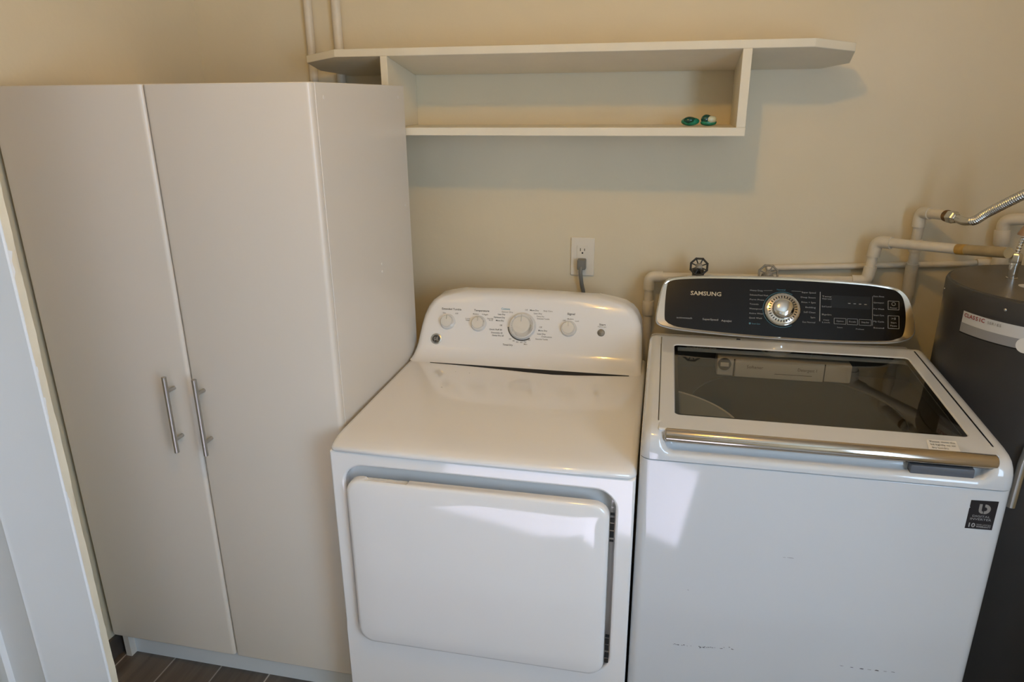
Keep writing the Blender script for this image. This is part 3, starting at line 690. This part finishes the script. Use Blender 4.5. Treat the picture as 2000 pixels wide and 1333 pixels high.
blob(0, 0, 0, .0220, .016, .0105, 'green_film', 'film', .9); blob(-.002, -.005, .0035, .0165, .0135, .0095, 'green_gel', 'gel_core')
t, blob = pod('detergent_pod', 'green and white laundry detergent pod, the taller right one on the shelf', .5335, -.125, .02, .016, .02, 2.2, 12)
blob(0, 0, 0, .0200, .016, .0075, 'green_film', 'film', .8); blob(-.0055, -.003, .0045, .0135, .0140, .0115, 'green_gel', 'gel_core'); blob(.0068, -.0060, .0065, .0125, .0115, .0088, 'pod_white', 'white_core', .8)

# ------------------------------------------------------------------ outlet, plug and cord
place(1.0446, -.0273, 1, 0, 1.0536, -.1022)
ox, oz = .2102, 1.1454
ou = thing('wall_outlet', 'ivory wall outlet plate on the back wall above the dryer', 'outlet', (ox, 0, oz))
fo = lambda a, b, d: V(a, -d, b)
bm = bmesh.new(); prism(bm, rrect(ox-.035, ox+.035, oz-.0572, oz+.0572, .003), fo, 0, .0055); obj('cover_plate', bm, 'outlet_plastic', ou, bevel=.002)
bm = bmesh.new(); prism(bm, rrect(ox-.0168, ox+.0168, oz-.0335, oz+.0335, .003), fo, .004, .0072); rc = obj('receptacle', bm, 'outlet_plastic', ou, bevel=.0008)
bm = bmesh.new()
box(bm, ox-.0072, ox-.0052, -.0076, -.0070, oz+.0170, oz+.0255); box(bm, ox+.0052, ox+.0072, -.0076, -.0070, oz+.0178, oz+.0248); lathe(bm, (ox, -.0070, oz+.0115), (0, -1, 0), [(.0026, 0), (.0026, .0006)], 14)
obj('socket_slots', bm, 'dark_gap', rc)
cd = thing('power_cord', 'gray dryer power cord plugged into the wall outlet', 'power cord', (ox, -.02, oz-.02))
bm = bmesh.new(); box(bm, ox-.0125, ox+.0125, -.034, -.0073, oz-.0345, oz-.004, .004, 3); obj('plug', bm, 'cord_gray', cd)
bm = bmesh.new(); tube(bm, catmull([(ox-.001, -.030, oz-.026), (ox-.001, -.034, oz-.045), (ox+.002, -.028, oz-.075), (ox+.007, -.018, oz-.105), (ox+.009, -.013, oz-.14), (ox+.010, -.013, oz-.22), (ox+.010, -.013, oz-.35)]), .0058, 14); obj('cable', bm, 'cord_gray', cd)

# ------------------------------------------------------------------ pipes high on the left
place()
for nm, x, r, lab, sink in (('painted_pipe', -.6555, .0125, 'left of two cream painted vertical pipes above the wardrobe', 0), ('painted_pipe', -.5635, .0138, 'right of two cream painted vertical pipes, behind the shelf wing', 0)):
    t = thing(nm, lab, 'pipe', (x, -r, .0), 'painted vertical pipes on the back wall')
    bm = bmesh.new(); cyl(bm, (x, -r-.0005, 0), (x, -r-.0005, CEIL), r, 24); obj('pipe', bm, 'pipe_paint', t)

# ------------------------------------------------------------------ washer plumbing on the back wall
PG = 'painted water pipes behind the washer'
def fitting(bm, a, b, r, n=22):
    a, b = Vector(a), Vector(b); lathe(bm, a, b-a, [(r*.94, 0), (r, .002), (r, (b-a).length-.002), (r*.94, (b-a).length)], n)
def elbow(bm, a, c, b, r, rad=.02):
    tube(bm, smooth_path([a, c, b], rad, 7), r, 20)
A0, A1, A2, A3, A4, A5 = (.4032, -.045, .66), (.4016, -.045, 1.0603), (1.0041, -.060, 1.0772), (1.0131, -.060, 1.1902), (1.1677, -.215, 1.2045), (1.2190, -.352, 1.2260)
t = thing('water_pipe', 'cream water pipe from beside the dryer up and over to the heater, yellowed end', 'water pipe', (.4032, -.045, .66), PG)
bm = bmesh.new(); tube(bm, smooth_path([A0, A1, A2, A3, A4], .012, 5), .0130, 20); obj('pipe', bm, 'pipe_paint', t)
bm = bmesh.new(); elbow(bm, V(*A1)-V(0, 0, .040), A1, V(*A1)+V(.040, 0, .001), .0168); obj('elbow', bm, 'pipe_paint', t)
bm = bmesh.new(); elbow(bm, V(*A2)-V(.040, 0, .001), A2, V(*A2)+V(.004, 0, .042), .0168); obj('elbow', bm, 'pipe_paint', t)
dA = (V(*A4)-V(*A3)).normalized(); bm = bmesh.new(); elbow(bm, V(*A3)-V(.003, 0, .042), A3, V(*A3)+dA*.042, .0168); obj('elbow', bm, 'pipe_paint', t)
bm = bmesh.new(); fitting(bm, (.4024, -.045, .940), (.4020, -.045, .985), .0172); obj('coupling', bm, 'pipe_paint', t)
bm = bmesh.new(); cyl(bm, V(*A4)-dA*.006, V(*A4)+(V(*A5)-V(*A4)).normalized()*.022, .0136); obj('glue_band', bm, 'yellow_glue', t)
bm = bmesh.new(); cyl(bm, V(*A4)+(V(*A5)-V(*A4)).normalized()*.020, A5, .0130); obj('yellowed_end', bm, 'aged_pvc', t)
t = thing('water_pipe', 'thin cream horizontal pipe along the wall behind the washer', 'water pipe', (.7616, -.022, 1.0966), PG)
bm = bmesh.new(); tube(bm, smooth_path([(.7400, -.0105, 1.0925), (.7620, -.0105, 1.0940), (1.0160, -.0105, 1.1103), (1.3400, -.0105, 1.1317)], .01), .0088, 16); obj('pipe', bm, 'pipe_paint', t)
bm = bmesh.new(); fitting(bm, (1.290, -.014, 1.1286), (1.325, -.014, 1.1310), .0135); obj('coupling', bm, 'pipe_paint', t)
t = thing('water_pipe', 'cream pipe rising behind the washer to a rusty hose fitting', 'water pipe', (1.1289, -.015, .95), PG)
C2, C3 = (1.1148, -.048, 1.2717), (1.1500, -.1320, 1.2763)
bm = bmesh.new(); tube(bm, smooth_path([(1.1289, -.016, .95), (1.1223, -.030, 1.0838), (1.1196, -.042, 1.1257), C2, C3], .014, 5), .0128, 20); obj('pipe', bm, 'pipe_paint', t)
bm = bmesh.new(); elbow(bm, V(*C2)-V(0, 0, .040), C2, V(*C2)+(V(*C3)-V(*C2)).normalized()*.036, .0160); obj('elbow', bm, 'pipe_paint', t)
bm = bmesh.new(); tube(bm, smooth_path([(1.1262, -.022, 1.035), (1.1223, -.030, 1.0838), (1.1196, -.042, 1.130)], .02), .0160, 20); obj('elbow', bm, 'pipe_paint', t)
bm = bmesh.new(); fitting(bm, (1.1180, -.0440, 1.162), (1.1168, -.0455, 1.197), .0162); obj('coupling', bm, 'pipe_paint', t)
t = thing('water_pipe', 'short beige vertical pipe with elbow behind the water heater', 'water pipe', (1.3385, -.035, .85), PG)
bm = bmesh.new(); tube(bm, smooth_path([(1.3445, -.035, .848), (1.3385, -.035, 1.1342), (1.3242, -.035, 1.2544), (1.3796, -.06, 1.2627)], .02), .0155, 20); obj('pipe', bm, 'pipe_paint', t)
bm = bmesh.new(); fitting(bm, (1.3316, -.035, 1.188), (1.3268, -.035, 1.228), .0192); obj('coupling', bm, 'pipe_paint', t)
bm = bmesh.new(); fitting(bm, (1.3396, -.035, 1.106), (1.3364, -.035, 1.156), .0192); obj('coupling', bm, 'pipe_paint', t)

def valve(name, label, x, y, z, mwheel, mcore, py, pz, wr=.0248):
    t = thing(name, label, 'faucet valve', (x, y, z), 'hose valves behind the washer')
    bm = bmesh.new(); lathe(bm, (x, py, pz), (V(x, y, z)-V(x, py, pz)), [(.011, 0), (.013, .008), (.009, .018), (.009, (V(x, y, z)-V(x, py, pz)).length)], 16); lathe(bm, (x, py, pz+.022), (0, 0, -1), [(.015, 0), (.017, .006), (.017, .040), (.013, .055)], 16)
    obj('valve_body', bm, mcore, t)
    d = V(-.05, -1, .35).normalized(); u, w = frame_axes(d); c = V(x, y, z)
    bm = bmesh.new(); n = 8
    ring = [c + (u*math.cos(2*math.pi*(k+.5)/n)+w*math.sin(2*math.pi*(k+.5)/n))*wr for k in range(n)]
    for k in range(n):
        cyl(bm, ring[k], ring[(k+1) % n], .0030, 8); bmesh.ops.create_icosphere(bm, subdivisions=1, radius=.0036, matrix=Matrix.Translation(ring[k])); cyl(bm, c, ring[k], .0018, 8)
    hw = obj('handwheel', bm, mwheel, t)
    bm = bmesh.new(); lathe(bm, c-d*.004, d, [(.0105, 0), (.0105, .005), (.007, .0075), (.0004, .008)], 20); obj('wheel_hub', bm, 'valve_gray', hw)
    return t
valve('faucet_valve', 'black octagonal handwheel valve above the washer panel, left one', .541, -.1084, 1.1106, 'valve_black', 'valve_black', -.083, 1.0760)
valve('faucet_valve', 'gray worn handwheel valve half hidden behind the washer panel', .7321, -.1084, 1.0962, 'valve_gray', 'valve_gray', -.088, 1.0700, .027)

# corrugated hose and its fitting
hz = thing('flexible_hose', 'corrugated metal water hose curving off to the upper right', 'hose', (1.16, -.16, 1.276))
HC = V(1.1484, -.1290, 1.2763); hd = (V(1.1779, -.1984, 1.2739)-HC).normalized()
bm = bmesh.new(); lathe(bm, HC, hd, [(.0135, 0), (.0150, .004), (.0150, .014), (.0135, .016)], 18); obj('rusty_collar', bm, 'rust', hz)
bm = bmesh.new(); lathe(bm, HC+hd*.014, hd, [(.0165, 0), (.0170, .002), (.0170, .018), (.0140, .021), (.0120, .027)], 6); obj('hex_nut', bm, 'satin_chrome', hz, bevel=.001)
path = catmull([HC+hd*.036, V(1.1745, -.1900, 1.2712), V(1.1850, -.2240, 1.2800), (1.1950, -.2520, 1.3005), (1.2077, -.3022, 1.3292), (1.2277, -.3541, 1.3619), (1.2553, -.3973, 1.3907), (1.295, -.415, 1.385), (1.318, -.415, 1.31)], 60)
bm = bmesh.new(); tube(bm, path, .0098, 14, rf=lambda s, i: .0102 + (.0015*math.sin(s*2*math.pi/.0058) if s > .055 else 0)); obj('hose', bm, 'satin_chrome', hz, sharp=80)
bm = bmesh.new(); cyl(bm, (1.318, -.415, 1.315), (1.318, -.415, 1.1645), .012); obj('hose_end', bm, 'satin_chrome', hz)

# ------------------------------------------------------------------ water heater
place(.9850, .0030, .9800, -.1210, .9885, 0)
hx, hy, hr, ht = 1.337, -.27, .222, 1.175
wh = thing('water_heater', 'dark gray cylindrical water heater with silver label, right of the washer', 'water heater', (hx, hy, 0))
bm = bmesh.new(); lathe(bm, (hx, hy, 0), (0, 0, 1), [(hr-.004, 0), (hr, .01), (hr, ht-.045)], 96); obj('tank', bm, 'heater_gray', wh)
bm = bmesh.new(); lathe(bm, (hx, hy, ht-.046), (0, 0, 1), [(hr+.0015, 0), (hr+.0015, .038), (hr-.001, .044), (hr-.006, .046)], 96); cp = obj('cap_rim', bm, 'heater_gray', wh)
bm = bmesh.new(); lathe(bm, (hx, hy, ht-.002), (0, 0, 1), [(hr-.006, 0), (hr-.007, .0025), (.001, .003)], 96); obj('cap_top', bm, 'heater_top', wh)
def hp_(deg, z, d=0): return V(hx+(hr+d)*math.cos(R(deg)), hy+(hr+d)*math.sin(R(deg)), z)
def band(name, d0, d1, z00, z01, z10, z11, m, off, par):
    bm = bmesh.new(); rows = []
    for k in range(25):
        t = k/24; a = d0+(d1-d0)*t; rows.append([hp_(a, z00+(z10-z00)*t, off), hp_(a, z01+(z11-z01)*t, off), hp_(a, z01+(z11-z01)*t, off+.0006), hp_(a, z00+(z10-z00)*t, off+.0006)])
    loft(bm, rows); return obj(name, bm, m, par)
lbl = band('label_band', -161.6, -80, 1.075, 1.1235, 1.072, 1.1205, 'silver_label', .0003, wh)
band('label_stripe', -161.6, -80, 1.075, 1.0965, 1.072, 1.0935, 'gray_label', .0010, lbl)
band('label_edge', -161.7, -80, 1.072, 1.0755, 1.069, 1.0725, 'dark_gap', .0006, lbl)
bm = bmesh.new()
def arc_text(b, s, d0, d1, z, size, bold=.02):
    n = len(s)
    for k, ch in enumerate(s):
        if ch == ' ': continue
        a = d0+(d1-d0)*(k+.5)/n; e = .35
        p, q = hp_(a-e, z, .0012), hp_(a+e, z, .0012); text_into(b, ch, (p+q)/2, (q-p), (0, 0, 1), size=size, lift=.0004, bold=bold)
arc_text(bm, 'CLASSIC', -160.2, -146.5, 1.1150, .0125); obj('label_text', bm, 'ink_red', lbl, recalc=False)
bm = bmesh.new(); arc_text(bm, 'SERIES', -145, -137, 1.1140, .0085, 0); obj('label_text', bm, 'valve_gray', lbl, recalc=False)
bm = bmesh.new()
lathe(bm, hp_(-124.0, 1.083, .0010), hp_(-124, 0)-V(hx, hy, 0), [(.017, 0), (.017, .0008), (.0005, .001)], 28); obj('label_seal', bm, 'sticker_white', lbl)
for a, z in ((169, 1.146), (-137, 1.151), (-98, 1.151)):
    bm = bmesh.new(); lathe(bm, hp_(a, z, .001), hp_(a, 0)-V(hx, hy, 0), [(.0032, 0), (.0032, .001), (.0018, .002)], 12); obj('screw', bm, 'satin_chrome', wh)
bm = bmesh.new(); tube(bm, [hp_(-111.5, .86, .011), hp_(-112.5, .82, .011), hp_(-112.8, .76, .011), hp_(-113, .712, .011)], .0105, 16); obj('drain_tube', bm, 'satin_chrome', wh)
bm = bmesh.new(); lathe(bm, (1.262, -.298, ht), (0, 0, 1), [(.018, 0), (.018, .0022), (.014, .0026)], 24); obj('top_seal', bm, 'silver_label', wh)
nx, ny = 1.2585, -.222
bm = bmesh.new(); lathe(bm, (nx, ny, ht), (0, 0, 1), [(.0120, 0), (.0120, .004), (.0105, .005), (.0105, .034), (.0130, .035), (.0130, .040)], 24); np_ = obj('inlet_nipple', bm, 'chrome', wh)
bm = bmesh.new(); lathe(bm, (nx, ny, ht+.036), (0, 0, 1), [(.0125, 0), (.0130, .002), (.0130, .022), (.0095, .027)], 6); obj('hex_nut', bm, 'satin_chrome', np_, bevel=.001)
cn = thing('braided_connector', 'short braided metal connector standing on the heater inlet', 'hose', (nx, ny, ht+.063))
cp_ = catmull([(nx, ny, ht+.060), (nx+.003, ny+.002, ht+.080), (nx+.010, ny+.006, ht+.105), (nx+.020, ny+.008, ht+.135)], 20)
bm = bmesh.new(); tube(bm, cp_, .0052, 12, rf=lambda s, i: .0052+.0009*math.sin(s*2*math.pi/.007)); obj('braid', bm, 'chrome', cn, sharp=80)
bm = bmesh.new(); lathe(bm, (nx+.014, ny+.007, ht+.100), (.25, .03, 1), [(.0190, 0), (.0195, .003), (.0150, .022), (.0120, .030), (.0120, .050)], 18); obj('copper_union', bm, 'brass_aged', cn)
bm = bmesh.new(); lathe(bm, (nx+.024, ny+.008, ht+.126), (.25, .03, 1), [(.0140, 0), (.0140, .024), (.010, .027)], 6); obj('union_nut', bm, 'satin_chrome', cn)
